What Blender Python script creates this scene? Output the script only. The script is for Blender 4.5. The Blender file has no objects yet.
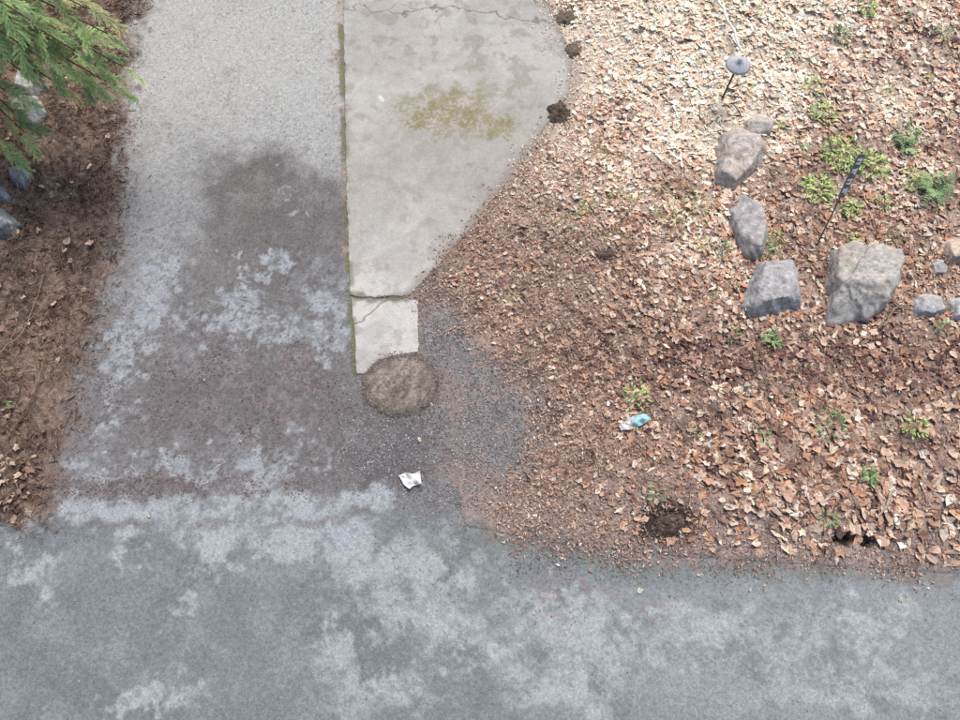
import bpy, math, numpy as np
from mathutils import Vector
rng = np.random.default_rng(7)
scene = bpy.context.scene
K = 1.42   # light level used to turn sunlit tones into base colours
WB = np.array([1.01, 1.0, .965])
WARM = np.array([1.06, 1.0, .92])

# ------------------------------------------------------------------ camera
CAM = np.array([0.0, -2.4, 6.8]); TILT = math.radians(20); F = 700.0
cT, sT = math.cos(TILT), math.sin(TILT)
cam_d = bpy.data.cameras.new("camera"); cam = bpy.data.objects.new("camera", cam_d)
scene.collection.objects.link(cam); cam.location = CAM; cam.rotation_euler = (TILT, 0, 0)
cam_d.sensor_width = 36; cam_d.lens = 36*F/960; cam_d.clip_end = 2000; cam_d.clip_start = 0.05
scene.camera = cam

def W(u, v, z=0.0):
    """image pixel coordinates -> ground position at height z"""
    a = (np.asarray(u, float)-480)/F; b = (360-np.asarray(v, float))/F
    dy = sT+b*cT; dz = -cT+b*sT
    t = (z-CAM[2])/dz
    return CAM[0]+a*t, CAM[1]+dy*t
def to_pixels(x, y):  # ground position -> image pixel coordinates seen by the camera
    ry = y-CAM[1]; rz = -CAM[2]
    d = np.maximum(sT*ry-cT*rz, 1.0)
    return 480+F*x/d, 360-F*(cT*ry+sT*rz)/d

# ------------------------------------------------------------------ noise
def vnoise(x, y, seed):
    xi = np.floor(x).astype(np.int64); yi = np.floor(y).astype(np.int64)
    fx = x-xi; fy = y-yi; fx = fx*fx*(3-2*fx); fy = fy*fy*(3-2*fy)
    def h(a, b):
        k = (a*374761393+b*668265263+seed*1442695041) & 0xffffffff
        k = ((k ^ (k >> 13))*1274126177) & 0xffffffff
        k = ((k ^ (k >> 16))*2246822519) & 0xffffffff
        return ((k ^ (k >> 15)) & 0xffffff)/float(0xffffff)
    return (h(xi, yi)*(1-fx)+h(xi+1, yi)*fx)*(1-fy)+(h(xi, yi+1)*(1-fx)+h(xi+1, yi+1)*fx)*fy
def fbm(x, y, f, o=4, seed=1, g=0.5):
    s = 0; a = 1; t = 0
    for i in range(o):
        ca, sa = math.cos(i*0.7), math.sin(i*0.7)
        s = s+a*vnoise((x*ca-y*sa)*f+17.3*i, (x*sa+y*ca)*f+5.1*i, seed+i*13); t += a; a *= g; f *= 2.03
    return s/t
def ss(a, b, x):
    t = np.clip((x-a)/(b-a), 0, 1); return t*t*(3-2*t)
def lin(c):
    c = np.asarray(c, float)/255
    return np.where(c <= .04045, c/12.92, ((c+.055)/1.055)**2.4)
def A(r, g, b): return lin([r, g, b])/K*WB
def mix(C, c, m): return C*(1-m[:, None])+c*m[:, None]
def sdpoly(u, v, P):
    P = np.asarray(P, float); d = np.full(u.shape, 1e18); s = np.zeros(u.shape, bool)
    n = len(P)
    for i in range(n):
        a = P[i]; b = P[(i+1) % n]; e = b-a
        wx = u-a[0]; wy = v-a[1]
        t = np.clip((wx*e[0]+wy*e[1])/(e@e), 0, 1)
        d = np.minimum(d, (wx-e[0]*t)**2+(wy-e[1]*t)**2)
        c = ((a[1] > v) != (b[1] > v))
        if b[1] != a[1]:
            s ^= c & (u < (b[0]-a[0])*(v-a[1])/(b[1]-a[1])+a[0])
    d = np.sqrt(d); return np.where(s, -d, d)
def sdline(u, v, P):
    P = np.asarray(P, float); d = np.full(u.shape, 1e18)
    for i in range(len(P)-1):
        a = P[i]; e = P[i+1]-a; wx = u-a[0]; wy = v-a[1]
        t = np.clip((wx*e[0]+wy*e[1])/(e@e), 0, 1)
        d = np.minimum(d, (wx-e[0]*t)**2+(wy-e[1]*t)**2)
    return np.sqrt(d)
def blob(u, v, cu, cv, ru, rv, soft=.3, ang=0):
    c, s = math.cos(math.radians(ang)), math.sin(math.radians(ang))
    p = (u-cu)*c+(v-cv)*s; q = -(u-cu)*s+(v-cv)*c
    return ss(1+soft, 1-soft, np.sqrt((p/ru)**2+(q/rv)**2))

# ------------------------------------------------------------------ outlines in image pixels
ROAD_EDGE = [(-400, 545), (0, 532), (60, 520), (200, 505), (400, 500), (470, 525), (560, 542), (700, 556), (960, 572), (1400, 592)]
ROAD = ROAD_EDGE+[(1600, 4000), (-600, 4000)]
DRIVE = [(150, -700), (138, -200), (130, 0), (124, 100), (114, 250), (88, 330), (64, 430), (46, 500), (40, 560), (480, 560),
         (445, 470), (440, 400), (425, 340), (420, 300), (352, 290), (342, 0), (338, -300), (330, -700)]
GRAVEL = [(412, 292), (440, 285), (470, 330), (505, 370), (545, 405), (548, 440), (520, 480), (430, 500), (400, 470), (425, 400), (415, 350)]
SLAB = [(338, 0), (548, 0), (574, 60), (570, 95), (545, 130), (503, 190), (440, 265), (412, 293), (350, 300)]
RIGHT = [(520, -700), (548, 0), (576, 60), (572, 97), (547, 132), (505, 192), (442, 267), (425, 300), (480, 340), (530, 390), (535, 440), (500, 490),
         (500, 528), (560, 545), (700, 559), (960, 575), (1700, 615), (1700, -700)]
LEFT = [(150, -700), (130, 0), (122, 100), (112, 250), (86, 330), (62, 430), (44, 500), (20, 530), (-700, 545), (-700, -700)]
def painted_sun(u, v, x, y):
    """strength of the sun patch painted into litter colour (upper part of the bank)"""
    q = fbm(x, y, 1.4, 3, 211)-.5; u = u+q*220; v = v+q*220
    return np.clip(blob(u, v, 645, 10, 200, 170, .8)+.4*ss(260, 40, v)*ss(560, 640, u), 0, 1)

def albedo(x, y):
    u0, v0 = to_pixels(x, y)
    w1 = fbm(x, y, 1.6, 4, 3)-.5; w2 = fbm(x, y, 1.6, 4, 31)-.5
    w3 = fbm(x, y, 9, 3, 51)-.5; w4 = fbm(x, y, 9, 3, 57)-.5
    u = u0+w1*70+w3*34; v = v0+w2*70+w4*34
    ue = u0+w3*22+w1*12; ve = v0+w4*22+w2*12
    nb = fbm(x, y, .9, 4, 71); nm = fbm(x, y, 4, 5, 81, .6); nf = fbm(x, y, 22, 4, 91, .7)
    ng = nm*.6+nf*.4
    N = len(x)
    C = np.zeros((N, 3))+A(170, 143, 129)
    top = painted_sun(u0, v0, x, y)
    C = mix(C, A(234, 216, 198), top)  # washed-out sunlight painted into the ground colour
    C = mix(C, A(118, 96, 86), ss(.52, .72, nm)*.6*(1-.7*top))
    C = mix(C, A(102, 82, 76), blob(u, v, 720, 365, 230, 28, .5)*.6)
    C = mix(C, A(206, 186, 172), ss(.5, .75, nf)*.5)
    C = mix(C, A(166, 149, 143), ss(460, 520, v)*.7)
    C = mix(C, A(146, 148, 104), blob(u, v, 620, 215, 90, 40, .5)*ss(.5, .6, nm)*.55)
    # left duff
    L = ss(14, -12, sdpoly(ue+w3*30, ve, LEFT))
    CL = np.zeros((N, 3))+A(138, 116, 102)
    CL = mix(CL, A(82, 67, 60), ss(.44, .64, nm)*.75)
    CL = mix(CL, A(176, 155, 140), ss(.5, .73, nf)*.6)
    C = C*(1-L[:, None])+CL*L[:, None]
    # driveway asphalt
    D = np.zeros((N, 3))+A(132, 129, 129)
    D = mix(D, A(187, 184, 179), ss(330, 60, v+.15*(u-230)))  # sunlit upper end painted in as paler asphalt colour
    D = mix(D, A(158, 156, 155), blob(u, v, 165, 250, 60, 110, .5)*.6)
    dark = np.maximum(blob(u, v, 275, 228, 88, 75, .3), blob(u, v, 210, 290, 60, 55, .35)*.8)
    dark = np.maximum(dark, blob(u, v, 240, 400, 120, 70, .35)*.8)
    dark = np.maximum(dark, blob(u, v, 370, 440, 80, 60, .4)*.8)
    D = mix(D, A(114, 108, 105), dark*np.clip(.9+1.4*(ng-.48), 0, 1))
    D = mix(D, A(122, 104, 102), blob(u, v, 240, 395, 110, 50, .6)*ss(.45, .6, nm)*.6)
    D = mix(D, A(104, 88, 86), blob(u, v, 160, 488, 130, 12, .6)*.6)
    pale = np.zeros(N)
    for (a, b, c, d) in [(262, 335, 40, 20), (228, 322, 16, 18), (325, 310, 18, 28), (155, 275, 22, 30), (245, 298, 22, 9), (128, 350, 18, 44), (255, 268, 30, 9),
                         (270, 468, 28, 20), (75, 478, 14, 18), (120, 470, 26, 10), (185, 472, 26, 9), (295, 197, 10, 7), (110, 400, 12, 34), (320, 462, 14, 6),
                         (165, 470, 12, 9), (160, 310, 30, 14), (338, 355, 10, 16)]:
        pale = np.maximum(pale, blob(u0+w3*80+w1*14, v0+w4*80+w2*14, a, b, c, d, .5))
    D = mix(D, A(170, 172, 175), np.clip(pale*ss(.38, .54, ng), 0, 1))
    D = mix(D, A(156, 157, 160), ss(.5, .62, ng)*ss(200, 300, v)*.32)
    D = mix(D, A(96, 91, 91), ss(.54, .7, 1-nf)*.45*ss(40, 260, v))
    D = mix(D, A(150, 145, 140), ss(.55, .7, 1-ng)*.4*ss(330, 200, v))
    Dm = ss(10, -10, sdpoly(ue+w3*16, ve, DRIVE))
    C = C*(1-Dm[:, None])+D*Dm[:, None]
    edge = sdline(u0+w3*50+w1*10, v0, [(130, -200), (128, 0), (120, 100), (110, 250), (84, 330), (60, 430), (42, 500)])
    C = mix(C, A(126, 108, 99), ss(28, 4, edge)*(.3+.5*ss(.4, .6, ng)))
    # gravel patch
    G = np.zeros((N, 3))+A(138, 136, 137)
    G = mix(G, A(98, 93, 93), ss(.45, .65, nf)*.6)
    G = mix(G, A(156, 138, 132), ss(.42, .6, nm)*.85*ss(400, 460, u0))
    Gm = ss(24, -26, sdpoly(u+w3*50, v+w4*50, GRAVEL))*.85
    C = C*(1-Gm[:, None])+G*Gm[:, None]
    C = mix(C, A(94, 88, 89), blob(u, v, 400, 455, 40, 32, .5)*.55)
    # road
    R = np.zeros((N, 3))+A(131, 134, 136)
    R = mix(R, A(162, 164, 164), blob(u, v, 840, 650, 340, 85, .6)*.6)
    rp = np.zeros(N)
    for (a, b, c, d) in [(395, 560, 70, 26), (340, 640, 26, 22), (420, 620, 60, 22), (370, 690, 50, 22), (205, 548, 22, 16), (440, 570, 40, 26), (180, 605, 14, 14), (600, 640, 60, 24),
                         (30, 568, 16, 26), (30, 540, 14, 8), (120, 545, 12, 18), (150, 700, 50, 14), (560, 690, 60, 20), (720, 640, 80, 22), (480, 655, 40, 16), (850, 690, 80, 18), (550, 610, 50, 14), (860, 625, 60, 14)]:
        rp = np.maximum(rp, blob(u0+w3*80+w1*30, v0+w4*80+w2*30, a, b, c, d, .65))
    R = mix(R, A(177, 179, 178), np.clip(rp*(.05+.95*ss(.35, .54, ng)), 0, 1))
    R = mix(R, A(160, 162, 162), ss(.53, .64, nb*.35+ng*.65)*.4)
    R = mix(R, A(110, 112, 114), ss(.54, .68, 1-ng)*.4)
    R = mix(R, A(118, 126, 110), blob(u, v, 565, 545, 130, 16, .7)*.4)
    R = mix(R, A(120, 126, 116), blob(u, v, 860, 572, 260, 12, .6)*.3)
    for (a, b, c, d, g) in [(550, 605, 5, 32, -28), (650, 612, 12, 4, 10), (585, 590, 40, 4, 20)]:
        R = mix(R, A(146, 118, 118), blob(ue+w3*20, ve+w4*20, a, b, c, d, .8, g)*.4)
    Rm = ss(7, -8, sdpoly(ue+w3*14, ve+w4*14, ROAD))
    C = C*(1-Rm[:, None])+R*Rm[:, None]
    strip = ss(9, -5, sdpoly(u0+w3*30+w1*10, v0+w4*30+w2*10, [(60, 500), (200, 503), (320, 494), (392, 486), (402, 500), (355, 512), (368, 558), (320, 562), (240, 548), (190, 556), (150, 522), (60, 518)]))
    C = mix(C, A(174, 177, 180), strip*(.3+.65*ss(.36, .52, ng)))
    C = mix(C, A(112, 101, 99), ss(8, 1, sdline(u0+w3*14, v0+w4*16, [(40, 526), (130, 522), (240, 524), (330, 520), (372, 512)]))*.55*ss(.35, .5, nm))
    C = mix(C, A(128, 116, 112), ss(16, 3, sdline(u0+w3*26+w1*10, v0+w4*26, [(480, 530), (560, 545), (700, 559), (960, 575), (1400, 596)]))*.55*ss(.36, .55, ng))
    for (a, b, c, d) in [(845, 539, 12, 6), (867, 541, 7, 6), (665, 522, 32, 24)]:
        C = mix(C, A(46, 38, 36), blob(u0+w3*16, v0+w4*16, a, b, c, d, .3)*.9)
    jl = sdline(u0+w3*3, v0, [(339, -200), (342, 0), (346, 200), (351, 300), (357, 372)])
    jn = fbm(x, y, 5, 4, 99)
    C = mix(C, A(108, 104, 86), ss(6, 2, jl)*.75*ss(.3, .5, jn)); C = mix(C, A(128, 126, 78), ss(5, 1, jl)*.7*ss(.5, .6, jn))
    C = mix(C, A(138, 121, 110), ss(14, 4, sdline(u0+w3*10, v0, [(574, 60), (570, 95), (545, 130), (503, 190), (440, 265), (412, 293), (420, 350)]))*.5)
    return C

def height(x, y):
    u, v = to_pixels(x, y)
    inner = np.minimum(sdpoly(u, v, ROAD), sdpoly(u, v, DRIVE))
    inner = np.minimum(inner, sdpoly(u, v, SLAB)+2)
    h = np.where(inner < 0, 0.008-0.045*ss(0, -9, inner), 0.008)
    out = ss(0, 70, inner)
    n = fbm(x, y, .8, 4, 5); n2 = fbm(x, y, 5, 4, 15)
    h = h+out*(.02+.16*(n-.4)+.07*(n2-.5))
    h = h+ss(90, 0, u)*ss(560, 420, v)*.12*out
    h = h-blob(u, v, 845, 539, 11, 6, .4)*.1-blob(u, v, 867, 541, 7, 6, .4)*.1
    return h

# ------------------------------------------------------------------ mesh + material helpers
def link(o, parent=None):
    scene.collection.objects.link(o)
    if parent: o.parent = parent
    return o
def mesh_np(name, V, Fc, col=None, mat=None, smooth=True, parent=None):
    V = np.asarray(V, np.float32); Fc = np.asarray(Fc, np.int32); k = Fc.shape[1]
    me = bpy.data.meshes.new(name)
    me.vertices.add(len(V)); me.vertices.foreach_set("co", V.ravel())
    me.loops.add(Fc.size); me.loops.foreach_set("vertex_index", Fc.ravel())
    me.polygons.add(len(Fc)); me.polygons.foreach_set("loop_start", np.arange(0, Fc.size, k, dtype=np.int32))
    me.polygons.foreach_set("loop_total", np.full(len(Fc), k, np.int32))
    me.update(calc_edges=True); me.validate()
    me.polygons.foreach_set("use_smooth", np.full(len(me.polygons), smooth))
    if col is not None:
        ca = me.color_attributes.new("Col", 'FLOAT_COLOR', 'POINT')
        ca.data.foreach_set("color", np.concatenate([np.clip(col, 0, .86), np.ones((len(col), 1))], 1).astype(np.float32).ravel())
    if mat: me.materials.append(mat)
    return link(bpy.data.objects.new(name, me), parent)
def grid_faces(nx, ny):
    i = np.arange(nx*ny).reshape(ny, nx)
    return np.stack([i[:-1, :-1], i[:-1, 1:], i[1:, 1:], i[1:, :-1]], -1).reshape(-1, 4)

def vmat(name, fs=90, famp=.3, ms=14, mamp=.15, bump=.4, bdist=.01, rough=.9, spec=.25, cell=0, camp=.26):
    m = bpy.data.materials.new(name); m.use_nodes = True; nt = m.node_tree; N = nt.nodes; Lk = nt.links
    b = N["Principled BSDF"]; b.inputs["Roughness"].default_value = rough; b.inputs["Specular IOR Level"].default_value = spec
    at = N.new("ShaderNodeAttribute"); at.attribute_name = "Col"
    tc = N.new("ShaderNodeTexCoord")
    n1 = N.new("ShaderNodeTexNoise"); n1.inputs["Scale"].default_value = fs; n1.inputs["Detail"].default_value = 2; n1.inputs["Roughness"].default_value = .7
    n2 = N.new("ShaderNodeTexNoise"); n2.inputs["Scale"].default_value = ms; n2.inputs["Detail"].default_value = 3; n2.inputs["Roughness"].default_value = .65
    Lk.new(tc.outputs["Object"], n1.inputs["Vector"]); Lk.new(tc.outputs["Object"], n2.inputs["Vector"])
    def mr(src, a):
        r = N.new("ShaderNodeMapRange"); r.inputs[1].default_value = .3; r.inputs[2].default_value = .7
        r.inputs[3].default_value = 1-a; r.inputs[4].default_value = 1+a; Lk.new(src, r.inputs[0]); return r.outputs[0]
    mu = N.new("ShaderNodeMath"); mu.operation = 'MULTIPLY'; Lk.new(mr(n1.outputs["Fac"], famp), mu.inputs[0]); Lk.new(mr(n2.outputs["Fac"], mamp), mu.inputs[1])
    fac = mu.outputs[0]; hs = n1.outputs["Fac"]
    if cell:
        vo = N.new("ShaderNodeTexVoronoi"); vo.inputs["Scale"].default_value = cell; Lk.new(tc.outputs["Object"], vo.inputs["Vector"])
        sp = N.new("ShaderNodeSeparateColor"); Lk.new(vo.outputs["Color"], sp.inputs[0])
        r = N.new("ShaderNodeMapRange"); r.inputs[3].default_value = 1-camp; r.inputs[4].default_value = 1+camp; Lk.new(sp.outputs[0], r.inputs[0])
        m2 = N.new("ShaderNodeMath"); m2.operation = 'MULTIPLY'; Lk.new(fac, m2.inputs[0]); Lk.new(r.outputs[0], m2.inputs[1]); fac = m2.outputs[0]
    sc = N.new("ShaderNodeVectorMath"); sc.operation = 'SCALE'; Lk.new(at.outputs["Color"], sc.inputs[0]); Lk.new(fac, sc.inputs["Scale"])
    Lk.new(sc.outputs[0], b.inputs["Base Color"])
    if bump:
        bp = N.new("ShaderNodeBump"); bp.inputs["Strength"].default_value = bump; bp.inputs["Distance"].default_value = bdist
        Lk.new(hs, bp.inputs["Height"]); Lk.new(bp.outputs[0], b.inputs["Normal"])
    return m
def pmat(name, rgb, rough=.5, metal=0, scale=40, amp=.15):
    m = bpy.data.materials.new(name); m.use_nodes = True; nt = m.node_tree; N = nt.nodes
    b = N["Principled BSDF"]; b.inputs["Roughness"].default_value = rough; b.inputs["Metallic"].default_value = metal
    n = N.new("ShaderNodeTexNoise"); n.inputs["Scale"].default_value = scale; n.inputs["Detail"].default_value = 5
    tc = N.new("ShaderNodeTexCoord"); nt.links.new(tc.outputs["Object"], n.inputs["Vector"])
    r = N.new("ShaderNodeValToRGB"); c = np.array(rgb)
    r.color_ramp.elements[0].position = .3; r.color_ramp.elements[1].position = .7
    r.color_ramp.elements[0].color = (*(c*(1-amp)), 1); r.color_ramp.elements[1].color = (*np.minimum(c*(1+amp), 1), 1)
    nt.links.new(n.outputs["Fac"], r.inputs[0]); nt.links.new(r.outputs[0], b.inputs["Base Color"])
    return m

M_ground = vmat("soil_and_duff", 70, .35, 16, .2, .6, .015, .95, .1)
M_asph = vmat("worn_asphalt", 100, .22, 24, .12, .4, .004, .85, .25, cell=62, camp=.17)
M_conc = vmat("old_concrete", 140, .12, 11, .08, .3, .003, .88, .25, cell=100, camp=.11)
M_leaf = vmat("dead_leaf", 60, .18, 20, .1, 0, .004, .65, .25)
M_shard = vmat("leaf_fragments", 60, .12, 20, .1, 0, .004, .8, .2)
M_rock = vmat("fieldstone", 55, .2, 9, .18, .6, .010, .8, .3)
M_green = vmat("green_leaf", 60, .2, 20, .15, 0, .004, .5, .35)
M_stone = vmat("crushed_stone", 80, .2, 20, .1, 0, .004, .85, .25)
M_bark = vmat("bark", 60, .35, 12, .25, 1, .02, .95, .1)
M_wood = vmat("weathered_wood", 70, .3, 9, .15, .8, .01, .95, .1)
M_paper = vmat("thin_sheet", 60, .05, 20, .05, 0, .01, .6, .3)

# ------------------------------------------------------------------ ground sheets
def spread(a, b, step, far, n=26):
    g = np.geomspace(step*2, far, n)
    return np.concatenate([a-g[::-1], np.arange(a, b, step), b+g])
gx = spread(-7.0, 7.0, .02, 400); gy = spread(-4.0, 6.4, .02, 400)
X, Y = np.meshgrid(gx, gy); x = X.ravel(); y = Y.ravel()
mesh_np("ground", np.stack([x, y, height(x, y)], 1), grid_faces(len(gx), len(gy)), albedo(x, y), M_ground)

ex, ey = W([p[0] for p in ROAD_EDGE], [p[1] for p in ROAD_EDGE])
rx = spread(-7.0, 7.0, .016, 120, 14); rt = np.concatenate([np.arange(0, 2.6, .016), [3, 3.5, 4.2, 5, 6]])
X, T = np.meshgrid(rx, rt); Yr = np.interp(X, ex, ey)-T
x = X.ravel(); y = Yr.ravel()
mesh_np("road", np.stack([x, y, .0+.003*(fbm(x, y, 2, 3, 9)-.5)], 1), grid_faces(len(rx), len(rt)), albedo(x, y), M_asph)

lx, ly = W([46, 46, 64, 88, 114, 124, 130, 138, 150], [560, 500, 430, 330, 250, 100, 0, -200, -500])
dx, dy_ = W([480, 445, 440, 425, 420, 356, 348, 345, 340], [545, 470, 400, 340, 303, 296, 200, 0, -500])
ylo = float(W(0, 545)[1])
dyv = np.concatenate([np.arange(ylo, 6.4, .016), [7, 8, 9, 10]])
T = np.linspace(0, 1, 240); L = np.interp(dyv, ly, lx); Rr = np.interp(dyv, dy_, dx)
X = L[:, None]+(Rr-L)[:, None]*T[None]; Y = np.repeat(dyv[:, None], 240, 1)
x = X.ravel(); y = Y.ravel()
mesh_np("driveway", np.stack([x, y, .0045+.003*(fbm(x, y, 2, 3, 9)-.5)-.012*ss(ylo+.25, ylo, y)], 1), grid_faces(240, len(dyv)), albedo(x, y), M_asph)

# ------------------------------------------------------------------ concrete
def slab_colour(x, y):
    u, v = to_pixels(x, y)
    w3 = fbm(x, y, 6, 4, 151)-.5; w4 = fbm(x, y, 6, 4, 157)-.5
    nb = fbm(x, y, 1.5, 4, 171); nm = fbm(x, y, 7, 5, 181, .6); nf = fbm(x, y, 40, 3, 191, .7)
    uu = u+w3*60; vv = v+w4*50
    C = np.zeros((len(x), 3))+A(196, 190, 182)
    C = mix(C, A(214, 208, 201), ss(180, 320, v)*.8)
    C = mix(C, A(176, 170, 163), ss(.45, .65, nb)*.6)
    C = mix(C, A(160, 153, 146), ss(.5, .7, nm)*.5)
    C = mix(C, A(168, 160, 150), blob(uu, vv, 450, 150, 90, 60, .5)*.5)
    mo = np.maximum(blob(uu, vv, 455, 113, 55, 20, .7), blob(uu, vv, 498, 125, 16, 16, .5))
    mo = np.maximum(mo, blob(uu, vv, 484, 172, 16, 8, .5)*.6); mo = np.maximum(mo, blob(uu, vv, 425, 118, 25, 14, .6))
    C = mix(C, A(148, 136, 88), mo*ss(.36, .58, nm*.45+nf*.55)*.85)
    C = mix(C, A(156, 149, 120), blob(uu, vv, 450, 50, 120, 60, .6)*ss(.55, .65, nm)*.3)
    e = sdline(u+w3*8, v+w4*8, [(548, 0), (574, 60), (570, 95), (545, 130), (503, 190), (440, 265), (412, 293)])
    C = mix(C, A(142, 126, 112), ss(10, 1, e)*.6)
    e = sdline(u+w3*5, v, [(339, -200), (342, 0), (346, 200), (351, 300), (357, 372)])
    C = mix(C, A(140, 135, 108), ss(6, 1, e)*.7*ss(.4, .58, nm))
    cr = sdline(u+w3*20, v+w4*24, [(342, 8), (370, 12), (410, 14), (440, 6), (480, 14), (520, 18), (556, 26)])
    cr2 = sdline(u+w3*14, v+w4*16, [(385, 12), (400, 2), (420, 10)])
    cr3 = sdline(u+w3*14, v+w4*10, [(351, 329), (366, 316), (378, 306), (396, 299)])
    cm = ss(1.3, .3, np.minimum(np.minimum(cr, cr2+.5), cr3))
    C = mix(C, A(112, 104, 92), cm*.7)
    C = mix(C, A(126, 120, 92), ss(6, 1, sdline(u+w3*16, v+w4*16, [(350, 297), (380, 299), (415, 298)]))*.8)
    C = mix(C, A(235, 235, 232), ss(2.2, 1.2, sdline(u, v, [(380, 98), (383, 101)]))*.8)
    return C, cm
def slab(name, lv, lu, rv, ru, v0, v1, nx=260, top=.016):
    y0 = W(0, v1)[1]; y1 = W(0, v0)[1]; ys = np.arange(y0, y1, .009)
    a, b = W(lu, lv); o = np.argsort(b); L = np.interp(ys, b[o], a[o])
    a, b = W(ru, rv); o = np.argsort(b); R = np.interp(ys, b[o], a[o])
    jag = (fbm(ys, ys*0+3, 9, 4, 77)-.5)*.07; R = R+jag; L = L+(fbm(ys, ys*0+9, 9, 4, 78, .7)-.5)*.03
    T = np.linspace(0, 1, nx); X = L[:, None]+(R-L)[:, None]*T; Y = np.repeat(ys[:, None], nx, 1)
    yb = W(0, 297.5)[1]; Y = Y+(fbm(X.ravel(), X.ravel()*0+2, 7, 4, 79)-.5).reshape(X.shape)*.09*np.exp(-((Y-yb)/.12)**2)
    x = X.ravel(); y = Y.ravel(); C, cm = slab_colour(x, y)
    z = top+.004*(fbm(x, y, 3, 4, 8)-.5)-.005*cm
    Z = z.reshape(X.shape)
    Z[:, 0] -= .05; Z[:, -1] -= .05; Z[0] -= .05; Z[-1] -= .05
    X[:, 0] = X[:, 1]-.002; X[:, -1] = X[:, -2]+.002
    mesh_np(name, np.stack([X.ravel(), y, Z.ravel()], 1), grid_faces(nx, len(ys)), C, M_conc)
slab("concrete_slab", [-420, 0, 200, 296], [339, 342.5, 346.5, 350.5], [-420, 0, 60, 95, 130, 190, 230, 265, 296], [500, 548, 574, 570, 545, 503, 468, 440, 410], -420, 297.2, 280)
slab("concrete_slab", [299, 375], [351, 357], [299, 303, 352, 355, 364, 375], [404, 417, 418, 398, 378, 362], 298.2, 375, 90)

# ------------------------------------------------------------------ leaf generator
def tmpl(kind):
    n = 10; a = np.linspace(0, 2*math.pi, n, endpoint=False)
    if kind == 0: r = np.array([1, .45, .95, .5, .8, .35, .8, .5, .95, .45])
    elif kind == 1: r = np.array([1.05, .72, .5, .5, .7, .85, .7, .5, .5, .72])
    elif kind == 2: r = np.array([1, .8, .95, .6, .9, .8, .5, .9, .6, .85])
    else: r = 1/np.sqrt(np.cos(a)**2+(np.sin(a)/.32)**2)
    P = np.zeros((n+1, 2)); P[1:, 0] = r*np.cos(a); P[1:, 1] = r*np.sin(a); return P
TM = np.stack([tmpl(i) for i in range(4)])
LF = np.array([[0, i, i % 10+1] for i in range(1, 11)])
def leaves(pos, yaw, pitch, roll, size, kind, col, curl, asp=None, jit=.18, vv=.1, fold=.35):
    n = len(pos); P = TM[kind].copy()
    P *= 1+rng.normal(0, jit, P.shape[:2])[:, :, None]
    if asp is not None: P[:, :, 1] *= asp[:, None]
    r2 = (P**2).sum(2); z = curl[:, None]*r2+fold*rng.normal(0, 1, (n, 1))*np.abs(P[:, :, 1])+rng.normal(0, .05, P.shape[:2])
    p = np.stack([P[:, :, 0], P[:, :, 1], z], 2)*size[:, None, None]
    def rot(p, a, i, j):
        c, s = np.cos(a)[:, None], np.sin(a)[:, None]; q = p.copy()
        q[:, :, i] = p[:, :, i]*c-p[:, :, j]*s; q[:, :, j] = p[:, :, i]*s+p[:, :, j]*c; return q
    p = rot(p, roll, 1, 2); p = rot(p, -pitch, 2, 0); p = rot(p, yaw, 0, 1)
    V = (p+pos[:, None]).reshape(-1, 3)
    Fc = (LF[None]+(np.arange(n)*11)[:, None, None]).reshape(-1, 3)
    C = np.repeat(col[:, None], 11, 1)*(1+rng.normal(0, vv, (n, 11, 1))); C[:, 0] *= .82
    return V, Fc, C.reshape(-1, 3)
def sample(n, box, fn):
    xs, ys = [], []
    while sum(map(len, xs)) < n:
        x = rng.uniform(box[0], box[1], n); y = rng.uniform(box[2], box[3], n); u, v = to_pixels(x, y)
        k = rng.random(n) < fn(u, v, x, y); xs.append(x[k]); ys.append(y[k])
    return np.concatenate(xs)[:n], np.concatenate(ys)[:n]
def pick(pal, n, wts=None):
    pal = np.array([A(*c) for c in pal]); return pal[rng.choice(len(pal), n, p=wts)]
ROCKS = [(741, 160, 26, 34), (757, 127, 14, 8), (745, 228, 20, 32), (769, 292, 32, 30), (860, 283, 36, 42), (925, 307, 16, 11), (952, 312, 12, 11), (935, 270, 9, 7), (952, 250, 10, 12)]
def rmask(u, v):
    m = np.ones(u.shape)
    for (a, b, c, d) in ROCKS: m *= (((u-a)/c)**2+((v-b)/d)**2 > .4)
    for (a, b, c, d) in [(845, 539, 12, 7), (867, 541, 8, 7), (665, 524, 22, 15), (556, 112, 18, 14)]: m *= (((u-a)/c)**2+((v-b)/d)**2 > .9)
    return m

def dR(u, v, x, y):
    s = sdpoly(u, v, RIGHT); m = ss(0, -26, s)
    m *= 1-.6*ss(660, 560, u)*ss(130, 230, v)
    m *= 1-.5*ss(455, 520, v)*ss(820, 660, u)
    m *= 1-.4*ss(490, 540, v)
    m *= .35+.9*ss(.34, .54, fbm(x, y, 2.2, 4, 201))
    return m*rmask(u, v)
n = 27000; x, y = sample(n, (-.6, 7.6, -2.6, 6.4), dR); u, v = to_pixels(x, y)
sun_amt = painted_sun(u, v, x, y)
pale = np.clip(sun_amt*.85+.2, 0, 1)
wet = np.exp(-((v-362-(u-700)*.05)/34)**2)*ss(520, 620, u)*.85
c_p = pick([(246, 232, 216), (240, 220, 202), (250, 243, 234), (230, 204, 182), (218, 184, 162), (238, 213, 194)], n)
c_m = pick([(214, 184, 164), (200, 164, 144), (226, 200, 182), (180, 142, 124), (208, 170, 150), (194, 170, 158), (158, 122, 108), (228, 210, 194), (218, 176, 142), (200, 150, 122)], n)
c_d = pick([(136, 98, 89), (122, 89, 83), (154, 114, 103), (106, 82, 77), (172, 133, 120), (188, 153, 140)], n)
isP = rng.random(n) < pale; isD = rng.random(n) < np.maximum(wet*.85, .2*(1-pale))
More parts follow.
